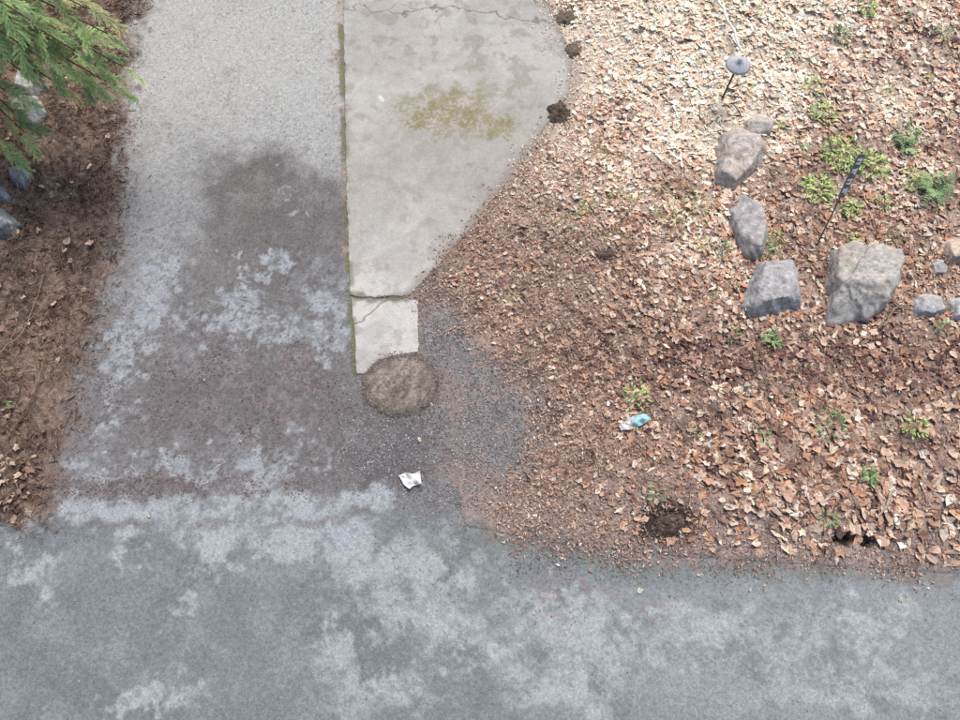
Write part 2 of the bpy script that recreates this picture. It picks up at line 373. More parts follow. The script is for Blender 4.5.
col = np.where(isP[:, None], c_p, c_m); col = np.where(isD[:, None], c_d, col)
col = col*rng.uniform(.82, 1.15, (n, 1))*(1.06+.5*sun_amt)[:, None]*WARM  # leaf colour lifted to paint in the bright sun patch
size = rng.uniform(.018, .056, n)*(1+.35*ss(640, 800, u)*ss(300, 480, v)); size *= 1-.3*ss(660, 540, u); size *= 1+.08*sun_amt
pos = np.stack([x, y, height(x, y)+.005+rng.uniform(0, .024, n)], 1)
V, Fc, C = leaves(pos, rng.uniform(0, 6.28, n), rng.normal(0, .22, n), rng.normal(0, .22, n), size, rng.choice([0, 1, 2, 3, 1, 3], n), col, rng.normal(0, .2, n), jit=.15, vv=.09, fold=.22)
mesh_np("leaf_litter", V, Fc, C, M_leaf, smooth=False)

def shards(name, x, y, z0, length, width, col, mat=M_shard, up=.3, zr=.02):
    n = len(x); yaw = rng.uniform(0, 6.28, n); pt = rng.normal(0, up, n)
    d = np.stack([np.cos(yaw)*np.cos(pt), np.sin(yaw)*np.cos(pt), np.sin(pt)], 1)
    s = np.stack([-np.sin(yaw), np.cos(yaw), rng.normal(0, .3, n)], 1)
    c = np.stack([x, y, z0+rng.uniform(0, zr, n)], 1)
    L = (d*length[:, None]/2); S = s*width[:, None]/2
    bend = np.stack([S[:, 0]*0, S[:, 0]*0, rng.normal(0, .12, n)*length], 1)
    k = rng.uniform(.3, 1, (n, 1))
    V = np.stack([c-L, c-S*k+bend, c+L, c+S+bend], 1).reshape(-1, 3)
    Fc = (np.array([[0, 1, 2], [0, 2, 3]])[None]+(np.arange(n)*4)[:, None, None]).reshape(-1, 3)
    return mesh_np(name, V, Fc, np.repeat(col, 4, 0), mat, smooth=False)
def dS(u, v, x, y):
    s = sdpoly(u+(fbm(x, y, 3, 3, 301)-.5)*60, v+(fbm(x, y, 3, 3, 302)-.5)*50, RIGHT)
    return ss(26, -16, s)*rmask(u, v)*(.45+.55*ss(720, 560, u))*(1-.4*ss(200, 60, v))
n = 74000; x, y = sample(n, (-.9, 7.2, -2.7, 6.2), dS); u, v = to_pixels(x, y)
sun_amt = painted_sun(u, v, x, y)
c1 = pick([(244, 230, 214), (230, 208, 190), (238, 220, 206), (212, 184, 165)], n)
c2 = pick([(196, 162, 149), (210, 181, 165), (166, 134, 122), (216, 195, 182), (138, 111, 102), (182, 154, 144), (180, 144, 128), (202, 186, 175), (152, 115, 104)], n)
col = np.where((rng.random(n) < sun_amt*.85+.1)[:, None], c1, c2)*rng.uniform(.75, 1.22, (n, 1))*(1.06+.5*sun_amt)[:, None]*WARM  # fragments brightened in colour for the same painted sunlight
shards("duff_fragments", x, y, np.maximum(height(x, y), .004)+.003, rng.uniform(.015, .055, n), rng.uniform(.006, .020, n), col)
n = 3500; x, y = sample(n, (-.6, 7.2, -2.4, 6.2), lambda u, v, x, y: ss(0, -20, sdpoly(u, v, RIGHT))*rmask(u, v))
shards("dry_stems", x, y, height(x, y)+.025, rng.uniform(.06, .2, n), rng.uniform(.002, .005, n), pick([(206, 186, 170), (150, 124, 112), (228, 216, 200), (112, 90, 82)], n), up=.12, zr=.03)

def dL(u, v, x, y):
    s = sdpoly(u+(fbm(x, y, 3, 3, 311)-.5)*60, v, LEFT); return ss(26, -14, s)*(.4+.6*ss(.36, .53, fbm(x, y, 3, 3, 312)))
n = 36000; x, y = sample(n, (-7.2, -2.6, -2.6, 6.2), dL)
col = pick([(160, 134, 118), (186, 160, 140), (128, 104, 92), (98, 82, 74), (204, 180, 160), (150, 118, 100), (172, 152, 138), (176, 130, 106)], n)*rng.uniform(.8, 1.45, (n, 1))
shards("needle_duff", x, y, np.maximum(height(x, y), .005)+.004, rng.uniform(.03, .13, n), rng.uniform(.003, .006, n), col, up=.18, zr=.035)
n = 700; x, y = sample(n, (-7.2, -2.6, -2.4, 6.2), lambda u, v, x, y: ss(0, -20, sdpoly(u, v, LEFT))*(.1+.9*ss(370, 500, v)))
col = pick([(200, 168, 148), (162, 128, 110), (214, 188, 166), (130, 101, 88)], n)
V, Fc, C = leaves(np.stack([x, y, height(x, y)+.03+rng.uniform(0, .03, n)], 1), rng.uniform(0, 6.28, n), rng.normal(0, .3, n), rng.normal(0, .3, n), rng.uniform(.02, .05, n), rng.choice([0, 1, 2], n), col, rng.normal(0, .25, n))
mesh_np("leaf_litter", V, Fc, C, M_leaf, smooth=False)

def dD(u, v, x, y):
    a = ss(6, -6, sdpoly(u, v, DRIVE))
    m = blob(u, v, 230, 400, 150, 60, .6)*.6+blob(u, v, 180, 488, 150, 12, .6)*1.2+blob(u, v, 100, 300, 30, 200, .6)*.35+blob(u, v, 460, 400, 60, 110, .5)*.6+.04
    m = m+ss(480, 560, u)*blob(u, v, 700, 555, 320, 22, .6)+ss(30, 0, sdline(u, v, [(130, -200), (128, 0), (120, 100), (110, 250), (84, 330), (60, 430), (42, 500)]))*.9
    return np.clip(m*ss(.35, .6, fbm(x, y, 4, 4, 321)), 0, 1)*np.maximum(a, ss(480, 500, u))
n = 13000; x, y = sample(n, (-4.9, 4.8, -2.5, 5.4), dD)
col = pick([(142, 116, 107), (120, 96, 90), (166, 138, 127), (108, 89, 84), (184, 161, 149)], n)*rng.uniform(.85, 1.2, (n, 1))
shards("driveway_debris", x, y, np.maximum(height(x, y), .006)+.002, rng.uniform(.01, .035, n), rng.uniform(.003, .009, n), col, up=.12, zr=.004)
sl = [(60, 362, .05), (85, 290, .04), (240, 442, .04), (590, 570, .03), (700, 575, .03), (432, 405, .04), (835, 560, .05), (320, 430, .02), (498, 276, .06), (490, 282, .05), (150, 515, .03), (50, 372, .04), (420, 440, .03), (880, 560, .04), (640, 590, .03), (205, 380, .02), (750, 590, .02), (900, 600, .03), (15, 520, .05), (30, 512, .05)]
n = len(sl); x, y = W([s[0] for s in sl], [s[1] for s in sl]); col = pick([(214, 192, 168), (200, 170, 148), (228, 214, 194)], n)
V, Fc, C = leaves(np.stack([x, y, np.maximum(height(x, y), .005)+.012], 1), rng.uniform(0, 6.28, n), rng.normal(0, .15, n), rng.normal(0, .15, n), np.array([s[2] for s in sl]), rng.choice([0, 1, 2], n), col, rng.normal(0, .2, n))
mesh_np("fallen_leaves", V, Fc, C, M_leaf, smooth=False)

OC = np.array([[1, 0, 0], [-1, 0, 0], [0, 1, 0], [0, -1, 0], [0, 0, 1], [0, 0, -1]], float)
OF = np.array([[0, 2, 4], [2, 1, 4], [1, 3, 4], [3, 0, 4], [2, 0, 5], [1, 2, 5], [3, 1, 5], [0, 3, 5]])
def pebbles(name, x, y, z, size, col):
    n = len(x); P = OC[None]*size[:, None, None]*rng.uniform(.6, 1.2, (n, 6, 1))+rng.normal(0, .22, (n, 6, 3))*size[:, None, None]
    P[:, :, 2] *= .7; a = rng.uniform(0, 6.28, n); c, s = np.cos(a)[:, None], np.sin(a)[:, None]
    Q = P.copy(); Q[:, :, 0] = P[:, :, 0]*c-P[:, :, 1]*s; Q[:, :, 1] = P[:, :, 0]*s+P[:, :, 1]*c
    V = (Q+np.stack([x, y, z], 1)[:, None]).reshape(-1, 3)
    return mesh_np(name, V, (OF[None]+(np.arange(n)*6)[:, None, None]).reshape(-1, 3), np.repeat(col, 6, 0), M_stone, smooth=False)
n = 9000
x, y = sample(n, (-1.4, 1.2, -1.8, 1.2), lambda u, v, x, y: np.clip(ss(34, -30, sdpoly(u+(fbm(x, y, 3, 4, 334)-.5)*110, v+(fbm(x, y, 3, 4, 335)-.5)*110, GRAVEL))+blob(u, v, 400, 450, 70, 60, .6)*.35, 0, 1)*(.3+.7*ss(.4, .6, fbm(x, y, 3, 3, 331)))*((((u-401)/37)**2+((v-384)/31)**2) > 1))
col = pick([(156, 155, 157), (130, 128, 130), (174, 174, 174), (110, 106, 108), (190, 188, 184), (146, 132, 126)], n)
pebbles("gravel", x, y, np.maximum(height(x, y), .004)+.002, rng.uniform(.005, .012, n), col)
n = 3000
x, y = sample(n, (-5, 5, -3.3, 5.4), lambda u, v, x, y: np.maximum(sdpoly(u, v, DRIVE) < -5, (sdpoly(u, v, ROAD) < -5)*.35)*ss(.4, .7, fbm(x, y, 2, 3, 341)))
col = pick([(190, 190, 190), (150, 148, 148), (110, 104, 104), (210, 208, 202)], n)
pebbles("loose_grit", x, y, np.zeros(n)+.006, rng.uniform(.003, .006, n), col)

# ------------------------------------------------------------------ rocks
import bmesh
def ico(sub):
    bm = bmesh.new(); bmesh.ops.create_icosphere(bm, subdivisions=sub, radius=1)
    V = np.array([v.co[:] for v in bm.verts]); Fc = np.array([[v.index for v in f.verts] for f in bm.faces]); bm.free(); return V, Fc
IV, IF = ico(6)
def rock(name, foot, h, tint, tilt=(0, 0), slope=(12, 30), seed=1, tan=.4):
    r = np.random.default_rng(seed); fx, fy = W([p[0] for p in foot], [p[1] for p in foot]); P = np.stack([fx, fy], 1); c = P.mean(0); P = P-c
    if sum(P[i, 0]*P[(i+1) % len(P), 1]-P[(i+1) % len(P), 0]*P[i, 1] for i in range(len(P))) < 0: P = P[::-1]
    base = float(height(np.array([c[0]]), np.array([c[1]]))[0])
    pl = []
    for i in range(len(P)):
        a = P[i]; b = P[(i+1) % len(P)]; e = b-a; nn = np.array([e[1], -e[0]])/np.linalg.norm(e); d = nn@a
        al = math.radians(r.uniform(*slope)); pl.append((np.array([nn[0]*math.cos(al), nn[1]*math.cos(al), math.sin(al)]), d*math.cos(al)+.02))
    nt = np.array([tilt[0], tilt[1], 1.0]); nt /= np.linalg.norm(nt); pl.append((nt, h*nt[2]))
    for k in range(4):
        a = r.uniform(0, 6.28); t = r.uniform(.5, 1.0); nn = np.array([math.cos(a)*math.sin(t), math.sin(a)*math.sin(t), math.cos(t)])
        ext = np.abs(P).max(0); sup = np.sqrt((nn[0]*ext[0])**2+(nn[1]*ext[1])**2+(nn[2]*h)**2); pl.append((nn, sup*r.uniform(.9, 1.02)))
    pl.append((np.array([0, 0, -1.]), .12))
    acc = 0
    for nn, d in pl:
        q = np.maximum(IV@nn, 1e-4)/max(d, .01); acc = acc+q**34
    R = acc**(-1/34.)
    V = IV*R[:, None]
    nz = fbm(V[:, 0]+V[:, 2]*.8+seed, V[:, 1]-V[:, 2]*.6, 6, 6, seed+400, .6)-.5
    strat = fbm(V[:, 0]*.5+seed, V[:, 1]*4+V[:, 2]*6, 5, 3, seed+500)-.5
    V = V*(1+.26*nz+.03*strat)[:, None]
    n1 = fbm(V[:, 0]+seed, V[:, 1]+V[:, 2], 9, 4, seed+410); n2 = fbm(V[:, 0]+seed*3, V[:, 1]-V[:, 2], 24, 4, seed+420, .65)
    C = np.zeros((len(V), 3))+A(*tint)*1.26
    C = mix(C, A(200, 176, 156), ss(.45, .65, n1)*tan); C = mix(C, A(124, 119, 117), ss(.52, .7, n2)*.5); C = mix(C, A(230, 226, 221), ss(.54, .72, 1-n2)*.45)
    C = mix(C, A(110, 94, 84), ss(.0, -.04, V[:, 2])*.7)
    return mesh_np(name, V+np.array([c[0], c[1], base]), IF, C, M_rock)
rock("boulder", [(720, 140), (736, 132), (764, 140), (768, 156), (756, 168), (747, 182), (730, 195), (715, 184), (715, 160)], .18, (190, 176, 168), (.1, -.1), seed=1, tan=.5)
rock("boulder", [(743, 126), (760, 119), (773, 123), (767, 135), (744, 136)], .1, (204, 192, 182), seed=2)
rock("boulder", [(725, 203), (742, 197), (760, 215), (765, 238), (760, 260), (740, 260), (729, 236)], .16, (162, 156, 154), (-.15, .1), seed=3, tan=.45)
rock("boulder", [(756, 266), (785, 264), (795, 278), (796, 310), (774, 316), (750, 324), (737, 310), (746, 284)], .2, (162, 159, 159), (.1, .1), seed=4, tan=.15)
rock("boulder", [(830, 254), (846, 248), (866, 254), (854, 284), (836, 302), (825, 288)], .22, (180, 171, 160), (-.4, .2), seed=5, tan=.4)
rock("boulder", [(849, 264), (862, 251), (881, 247), (894, 264), (888, 298), (866, 322), (825, 326), (830, 298)], .26, (178, 171, 164), (-.12, .15), slope=(8, 18), seed=6, tan=.3)
rock("boulder", [(908, 304), (920, 296), (938, 302), (942, 314), (926, 320), (910, 316)], .09, (166, 164, 166), seed=7, tan=.2)
rock("boulder", [(944, 304), (962, 300), (974, 312), (962, 324), (946, 322)], .1, (186, 180, 176), seed=8, tan=.3)
rock("boulder", [(928, 268), (936, 264), (944, 268), (942, 277), (930, 277)], .06, (170, 168, 168), seed=9, tan=.2)
rock("boulder", [(940, 246), (952, 240), (968, 250), (966, 264), (946, 264)], .1, (214, 190, 168), seed=10, tan=.7)
rock("boulder", [(26, 90), (44, 84), (52, 96), (40, 104), (28, 102)], .14, (176, 172, 166), seed=11, tan=.2)
rock("boulder", [(22, 110), (44, 106), (50, 120), (40, 130), (24, 126)], .16, (156, 154, 154), seed=12, tan=.1)
rock("boulder", [(22, 180), (34, 176), (40, 186), (32, 194), (22, 190)], .1, (128, 129, 130), seed=13, tan=.1)
rock("boulder", [(-6, 222), (14, 218), (26, 232), (16, 244), (-6, 246)], .14, (110, 113, 116), seed=14, tan=.1)
rock("boulder", [(-4, 200), (12, 196), (18, 206), (6, 212), (-6, 210)], .1, (120, 122, 124), seed=15, tan=.1)

# ------------------------------------------------------------------ soil mounds
def mound(cu, cv, ru, rv, h, tint=(74, 60, 54), seed=1, chunks=160):
    cx, cy = W(cu, cv); wx = abs(W(cu+ru, cv)[0]-cx); wy = abs(W(cu, cv+rv)[1]-cy)
    g = np.linspace(-1.35, 1.35, 70); X, Y = np.meshgrid(g, g); x = X.ravel()*wx+cx; y = Y.ravel()*wy+cy
    rr = np.sqrt(X.ravel()**2+Y.ravel()**2)+(fbm(x, y, 8, 3, seed)-.5)*1.1
    z = height(x, y)-.03+(h+.03)*ss(1.15, .1, rr)*(.55+.9*fbm(x, y, 22, 4, seed+2, .65))
    C = np.zeros((len(x), 3))+A(*tint); C = mix(C, A(128, 108, 96), ss(.5, .7, fbm(x, y, 40, 3, seed+4)))
    e = bpy.data.objects.new("soil_mound", None); link(e)
    mesh_np("mound_body", np.stack([x, y, z], 1), grid_faces(70, 70), C, M_ground, parent=e)
    a = rng.uniform(0, 6.28, chunks); r = np.abs(rng.normal(0, .75, chunks)); px = cx+np.cos(a)*r*wx; py = cy+np.sin(a)*r*wy
    pz = height(px, py)+np.maximum(0, h*.75*(1-r))
    o = pebbles("clods", px, py, pz, rng.uniform(.006, .022, chunks), pick([(96, 82, 74), (76, 64, 58), (120, 103, 92), (150, 128, 113)], chunks)); o.parent = e
mound(665, 524, 27, 19, .04, (88, 74, 67), seed=1, chunks=300)
mound(556, 112, 17, 14, .07, (104, 90, 78), seed=2)
mound(566, 18, 14, 12, .05, (128, 114, 102), seed=3, chunks=90)
mound(573, 50, 12, 14, .05, (134, 120, 106), seed=4, chunks=90)
mound(606, 258, 16, 8, .03, (114, 96, 86), seed=5, chunks=70)
mound(745, 455, 20, 12, .03, (118, 96, 86), seed=6, chunks=70)

# ------------------------------------------------------------------ stump (cut flush, weathered and frayed)
cx, cy = W(401, 384); n_r, n_a = 90, 180
rr = np.linspace(0, 1, n_r); aa = np.linspace(0, 2*math.pi, n_a, endpoint=False)
Rr, Aa = np.meshgrid(rr, aa, indexing='ij'); rad = .39*(1+.16*(fbm(np.cos(Aa)*1.5+5, np.sin(Aa)*1.5, 3, 5, 61, .65)-.5)*2)
X = cx+Rr*rad*np.cos(Aa); Y = cy+Rr*rad*.88*np.sin(Aa); x = X.ravel(); y = Y.ravel(); ra = Rr.ravel()
n1 = fbm(x, y, 5, 4, 62); n2 = fbm((x-y*.5)*2.4, y*.9+x*.3, 11, 4, 63, .7); n3 = fbm(x, y, 45, 3, 64, .7)
Z = .024*(1-ra**3)+.010+.016*(n1-.5)+.026*(n2-.5)*(1-ra**4)+.014*(n3-.5)*(1-ra**6); Z = Z.reshape(X.shape); Z[-1] -= .03
C = np.zeros((len(x), 3))+A(158, 144, 133); C = mix(C, A(118, 104, 96), ss(.44, .62, n2)*.75); C = mix(C, A(186, 172, 160), ss(.52, .7, 1-n2)*.5)
C = mix(C, A(120, 107, 100), ss(.48, .66, n3)*.5); C = mix(C, A(128, 116, 110), ss(.75, 1, ra)*.7)
i = np.arange(n_r*n_a).reshape(n_r, n_a); j = np.roll(i, -1, 1)
mesh_np("tree_stump", np.stack([x, y, Z.ravel()], 1), np.stack([i[:-1], i[1:], j[1:], j[:-1]], -1).reshape(-1, 4), C, M_wood)
n = 1300; a = rng.uniform(0, 6.28, n); r = rng.normal(.96, .1, n); px = cx+np.cos(a)*r*.39; py = cy+np.sin(a)*r*.34
shards("wood_crumbs", px, py, np.where(r < 1, .022, .008), rng.uniform(.012, .04, n), rng.uniform(.003, .01, n), pick([(156, 141, 130), (126, 112, 104), (178, 164, 152), (138, 125, 117)], n), up=.15, zr=.01)

# ------------------------------------------------------------------ plants
def clump(name, cu, cv, r, n, size, pal, kind=1, up=.5, asp=.6):
    r = r/95.; cx, cy = W(cu, cv); a = rng.uniform(0, 6.28, n); d = np.sqrt(rng.random(n))*r
    x = cx+np.cos(a)*d; y = cy+np.sin(a)*d; z = height(x, y)+.035+(1-d/r)*rng.uniform(.02, .10, n)
    V, Fc, C = leaves(np.stack([x, y, z], 1), a+rng.normal(0, .5, n), rng.normal(.1, up*.6, n), rng.normal(0, .3, n), rng.uniform(.6, 1.2, n)*size, np.full(n, kind), pick(pal, n)*rng.uniform(.85, 1.4, (n, 1)), rng.normal(-.1, .15, n), np.full(n, asp), jit=.08)
    return mesh_np(name, V, Fc, C, M_green, smooth=False)
YG = [(192, 214, 120), (172, 200, 106), (208, 224, 148), (150, 180, 94)]
MG = [(150, 174, 118), (130, 158, 104), (168, 192, 130), (112, 140, 94)]
for (a, b, r, n, s, p) in [(840, 155, 25, 150, .035, YG), (822, 116, 16, 70, .032, YG), (871, 168, 19, 100, .036, YG), (906, 140, 17, 66, .032, MG), (816, 190, 19, 100, .036, YG),
                           (762, 250, 15, 62, .03, MG), (850, 211, 12, 46, .03, YG), (635, 397, 14, 50, .026, YG), (828, 427, 17, 60, .026, MG), (910, 428, 12, 40, .03, YG),
                           (768, 343, 10, 30, .03, MG), (655, 495, 9, 20, .024, MG), (825, 520, 9, 24, .028, MG), (937, 331, 8, 20, .026, MG), (836, 38, 13, 50, .03, MG),
                           (584, 212, 12, 26, .022, YG), (580, 196, 7, 12, .02, MG), (812, 92, 15, 50, .028, YG), (866, 478, 9, 24, .028, MG), (745, 90, 9, 18, .022, YG),
                           (690, 210, 26, 70, .022, YG), (910, 182, 15, 60, .03, YG), (940, 40, 12, 34, .03, MG), (865, 12, 15, 60, .03, YG), (720, 255, 11, 32, .024, MG),
                           (760, 436, 10, 24, .022, MG), (530, 360, 10, 14, .018, MG), (515, 300, 8, 10, .016, YG), (712, 300, 8, 12, .02, MG), (10, 410, 9, 14, .03, MG),
                           (560, 235, 14, 22, .016, YG), (620, 205, 16, 30, .016, YG), (900, 20, 9, 20, .026, MG), (700, 250, 10, 20, .018, YG), (690, 435, 8, 14, .02, MG),
                           (660, 225, 22, 44, .018, YG), (780, 130, 9, 20, .022, YG), (895, 240, 9, 20, .022, MG), (730, 340, 10, 20, .02, MG), (600, 150, 9, 12, .016, YG),
                           (880, 205, 10, 30, .026, YG), (800, 150, 9, 22, .024, MG), (775, 240, 9, 22, .022, YG), (945, 120, 9, 18, .024, MG), (790, 400, 8, 14, .02, MG),
                           (790, 60, 9, 18, .022, MG), (885, 95, 9, 18, .022, YG), (925, 80, 8, 14, .022, YG), (850, 240, 8, 16, .022, YG), (760, 15, 9, 14, .022, YG)]:
    clump("weed", a, b, r, n, s, p)
def fern(cu, cv, nf, length, pal, name="fern"):
    cx, cy = W(cu, cv); P, Yw, Pt, S, Cc = [], [], [], [], []
    z0 = float(height(np.array([cx]), np.array([cy]))[0]); c = pick(pal, nf)*1.2
    for k in range(nf):
        a = k/nf*6.28+rng.normal(0, .25); L = length*rng.uniform(.7, 1.1)
        for t in np.linspace(.12, 1, 14):
            x = cx+math.cos(a)*L*t; y = cy+math.sin(a)*L*t; z = z0+.02+.14*math.sin(t*2.6)*L/.3
            for sgn in (-1, 1):
                w = .06*(1-t*.75)*L/.3; aa = a+sgn*1.1
                P.append((x+math.cos(aa)*w*.8, y+math.sin(aa)*w*.8, z)); Yw.append(aa); Pt.append(rng.normal(-.1, .15)); S.append(w); Cc.append(c[k])
    n = len(P)
    V, Fc, C = leaves(np.array(P), np.array(Yw), np.array(Pt), rng.normal(0, .2, n), np.array(S), np.full(n, 3), np.array(Cc), np.zeros(n), np.full(n, .8), jit=.05)
    mesh_np(name, V, Fc, C, M_green, smooth=False)
fern(930, 192, 9, .3, MG); fern(903, 150, 6, .18, MG); fern(768, 343, 5, .14, MG); fern(866, 478, 5, .12, MG)

# sticks
def tube(pts, rads, seg=7, wob=0):
    pts = np.array(pts, float); n = len(pts); V = []
    for i in range(n):
        t = pts[min(i+1, n-1)]-pts[max(i-1, 0)]; t /= np.linalg.norm(t)+1e-9
        ref = np.array([0, 0, 1.]) if abs(t[2]) < .9 else np.array([1., 0, 0]); a = np.cross(t, ref); a /= np.linalg.norm(a); b = np.cross(t, a)
        for k in range(seg):
            w = 2*math.pi*k/seg; rr = rads[i]*(1+wob*rng.normal()); V.append(pts[i]+(a*math.cos(w)+b*math.sin(w))*rr)
    Fc = [[i*seg+k, i*seg+(k+1) % seg, (i+1)*seg+(k+1) % seg, (i+1)*seg+k] for i in range(n-1) for k in range(seg)]
    return np.array(V), np.array(Fc)
def stick(pl, r, tint, name="fallen_twig", z=.05, mat=None):
    x, y = W([p[0] for p in pl], [p[1] for p in pl]); t = np.linspace(0, 1, len(pl)); tt = np.linspace(0, 1, 14)
    x = np.interp(tt, t, x)+rng.normal(0, .006, 14); y = np.interp(tt, t, y)+rng.normal(0, .006, 14); zz = height(x, y)+z
    V, Fc = tube(np.stack([x, y, zz], 1), r*np.linspace(1, .6, 14)); mesh_np(name, V, Fc, np.zeros((len(V), 3))+A(*tint), mat or M_bark)
stick([(706, -30), (714, 8), (726, 34), (738, 62)], .02, (255, 254, 250), "fallen_branch", .12, M_paper)
stick([(748, 355), (752, 375), (768, 392)], .008, (140, 134, 104)); stick([(878, 330), (890, 312), (902, 308)], .014, (170, 148, 130))
stick([(888, 130), (905, 150), (925, 170)], .006, (110, 82, 80)); stick([(640, 480), (690, 492), (720, 488)], .006, (150, 112, 96))
stick([(30, 330), (60, 300), (95, 292)], .007, (150, 124, 108)); stick([(0, 372), (30, 340), (50, 280)], .008, (170, 140, 116)); stick([(8, 460), (40, 400), (60, 330)], .006, (130, 104, 90))
stick([(590, 150), (640, 170), (668, 168)], .005, (190, 150, 130)); stick([(780, 470), (830, 455), (850, 440)], .006, (140, 106, 92)); stick([(560, 300), (600, 330), (612, 350)], .006, (170, 132, 116))
stick([(888, 490), (878, 512), (872, 520)], .012, (216, 196, 176)); stick([(60, 240), (72, 300), (66, 350)], .007, (120, 98, 84))

# ------------------------------------------------------------------ path light
def path_light(cu, cv, H=.55):
    e = bpy.data.objects.new("path_light", None); link(e); cx, cy = W(cu, cv)
    dark = pmat("light_metal", (.05, .045, .045), .45, .4); hatm = pmat("light_cap", (.42, .40, .41), .4, .1)
    V, Fc = tube([(cx, cy, -.05), (cx, cy, H*.5), (cx, cy, H-.02)], [.012, .012, .012], 12); mesh_np("stem", V, Fc, None, dark, parent=e)
    V, Fc = tube([(cx, cy, H-.08), (cx, cy, H-.01)], [.035, .035], 16); mesh_np("lamp_glass", V, Fc, None, pmat("frosted", (.5, .5, .46), .3), parent=e)
    prof = [(.001, .095), (.02, .09), (.026, .06), (.07, .042), (.12, .016), (.14, 0), (.134, -.006), (.001, -.004)]; s = 32
    V = [(cx+r*math.cos(2*math.pi*k/s), cy+r*math.sin(2*math.pi*k/s), H+z) for r, z in prof for k in range(s)]
    Fc = [[i*s+k, i*s+(k+1) % s, (i+1)*s+(k+1) % s, (i+1)*s+k] for i in range(len(prof)-1) for k in range(s)]
    mesh_np("cap", V, Fc, None, hatm, parent=e)
path_light(722, 99)

# ------------------------------------------------------------------ number marker on a leaning stake
e = bpy.data.objects.new("marker_sign", None); link(e)
bx, by = W(815, 251); b0 = np.array([bx, by, -.05]); b1 = np.array([bx+.12, by+.58, 1.02]); ax = (b1-b0)/np.linalg.norm(b1-b0)
V, Fc = tube([b0, b0+(b1-b0)*.5, b0+(b1-b0)*.97], [.008]*3, 10); mesh_np("post", V, Fc, None, pmat("stake_metal", (.12, .10, .09), .5, .3), parent=e)
side = np.cross(ax, np.array([.25, -.5, .83])); side /= np.linalg.norm(side); nrm = np.cross(side, ax); nrm /= np.linalg.norm(nrm)
if nrm[2] < 0: nrm = -nrm
def box(name, c, h1, h2, h3, mat, parent, a1=ax, a2=side, a3=nrm, bev=.15):
    V = []
    for s3 in (-1, 1):
        for (p, q) in [(-1, -1+bev), (-1+bev*.6, -1), (1-bev*.6, -1), (1, -1+bev), (1, 1-bev), (1-bev*.6, 1), (-1+bev*.6, 1), (-1, 1-bev)]:
            V.append(c+a1*h1*p+a2*h2*q+a3*h3*s3)
    me = bpy.data.meshes.new(name); F2 = [list(range(7, -1, -1)), list(range(8, 16))]+[[k, (k+1) % 8, 8+(k+1) % 8, 8+k] for k in range(8)]
    me.from_pydata([tuple(v) for v in V], [], F2); me.materials.append(mat); return link(bpy.data.objects.new(name, me), parent)
pc = b0+(b1-b0)*.76
box("plate", pc+nrm*.012, .24, .040, .006, pmat("plate_dark", (.15, .14, .13), .4), e)
wm = pmat("plate_marks", (.8, .8, .78), .5)
for k in range(4):
    cc = pc+nrm*.021+ax*(-.165+.11*k)
    box("mark_%d" % k, cc+side*.014, .034, .009, .002, wm, e); box("mark_b%d" % k, cc-side*.006+ax*.018, .009, .026, .0026, wm, e)
    box("mark_c%d" % k, cc-side*.01-ax*(.02 if k % 2 else .004), .009, .020, .0016, wm, e)

# ------------------------------------------------------------------ litter items
def crumple(name, pl, h, cols, seed):
    x, y = W([p[0] for p in pl], [p[1] for p in pl]); P = np.stack([x, y], 1); c = P.mean(0); P = P-c; n = 30; m = 96
    th = np.linspace(-math.pi, math.pi, m, endpoint=False); R = np.full(m, 9.)
    for k in range(len(P)):
        a, b = P[k], P[(k+1) % len(P)]; e = b-a; D = np.stack([np.cos(th), np.sin(th)], 1)
        den = D[:, 0]*e[1]-D[:, 1]*e[0]; den = np.where(abs(den) < 1e-9, 1e-9, den)
        t = (a[0]*e[1]-a[1]*e[0])/den; s = (a[0]*D[:, 1]-a[1]*D[:, 0])/den
        ok = (t > 0) & (s >= -1e-6) & (s <= 1+1e-6); R = np.where(ok & (t < R), t, R)
    rr = np.linspace(0.02, 1, n); X = rr[:, None]*R*np.cos(th); Y = rr[:, None]*R*np.sin(th)
    base = float(height(np.array([c[0]]), np.array([c[1]]))[0])
    f = np.abs(fbm((X+seed).ravel(), Y.ravel(), 11, 2, seed)-.5)*2
    Z = max(base, .006)+.012+h*f.reshape(X.shape)*1.6
    t = ss(-.3, .3, (X/np.abs(X).max()).ravel()+.5*(f-.3)+.1); C = A(*cols[0])*(1-t[:, None])+A(*cols[1])*t[:, None]; C = C*(1+.25*(f[:, None]-.3))
    i = np.arange(n*m).reshape(n, m); j = np.roll(i, -1, 1)
    mesh_np(name, np.stack([X.ravel()+c[0], Y.ravel()+c[1], Z.ravel()], 1), np.stack([i[:-1], i[1:], j[1:], j[:-1]], -1).reshape(-1, 4), C, M_paper, smooth=False)
crumple("crumpled_paper", [(399, 476), (406, 473), (412, 475), (420, 471), (422, 485), (414, 486), (410, 490), (404, 485)], .06, [(248, 246, 240), (240, 235, 227)], 3)
crumple("crumpled_wrapper", [(618, 427), (623, 421), (636, 416), (645, 415), (649, 421), (640, 427), (628, 431), (620, 431)], .05, [(240, 242, 244), (172, 214, 216)], 5)

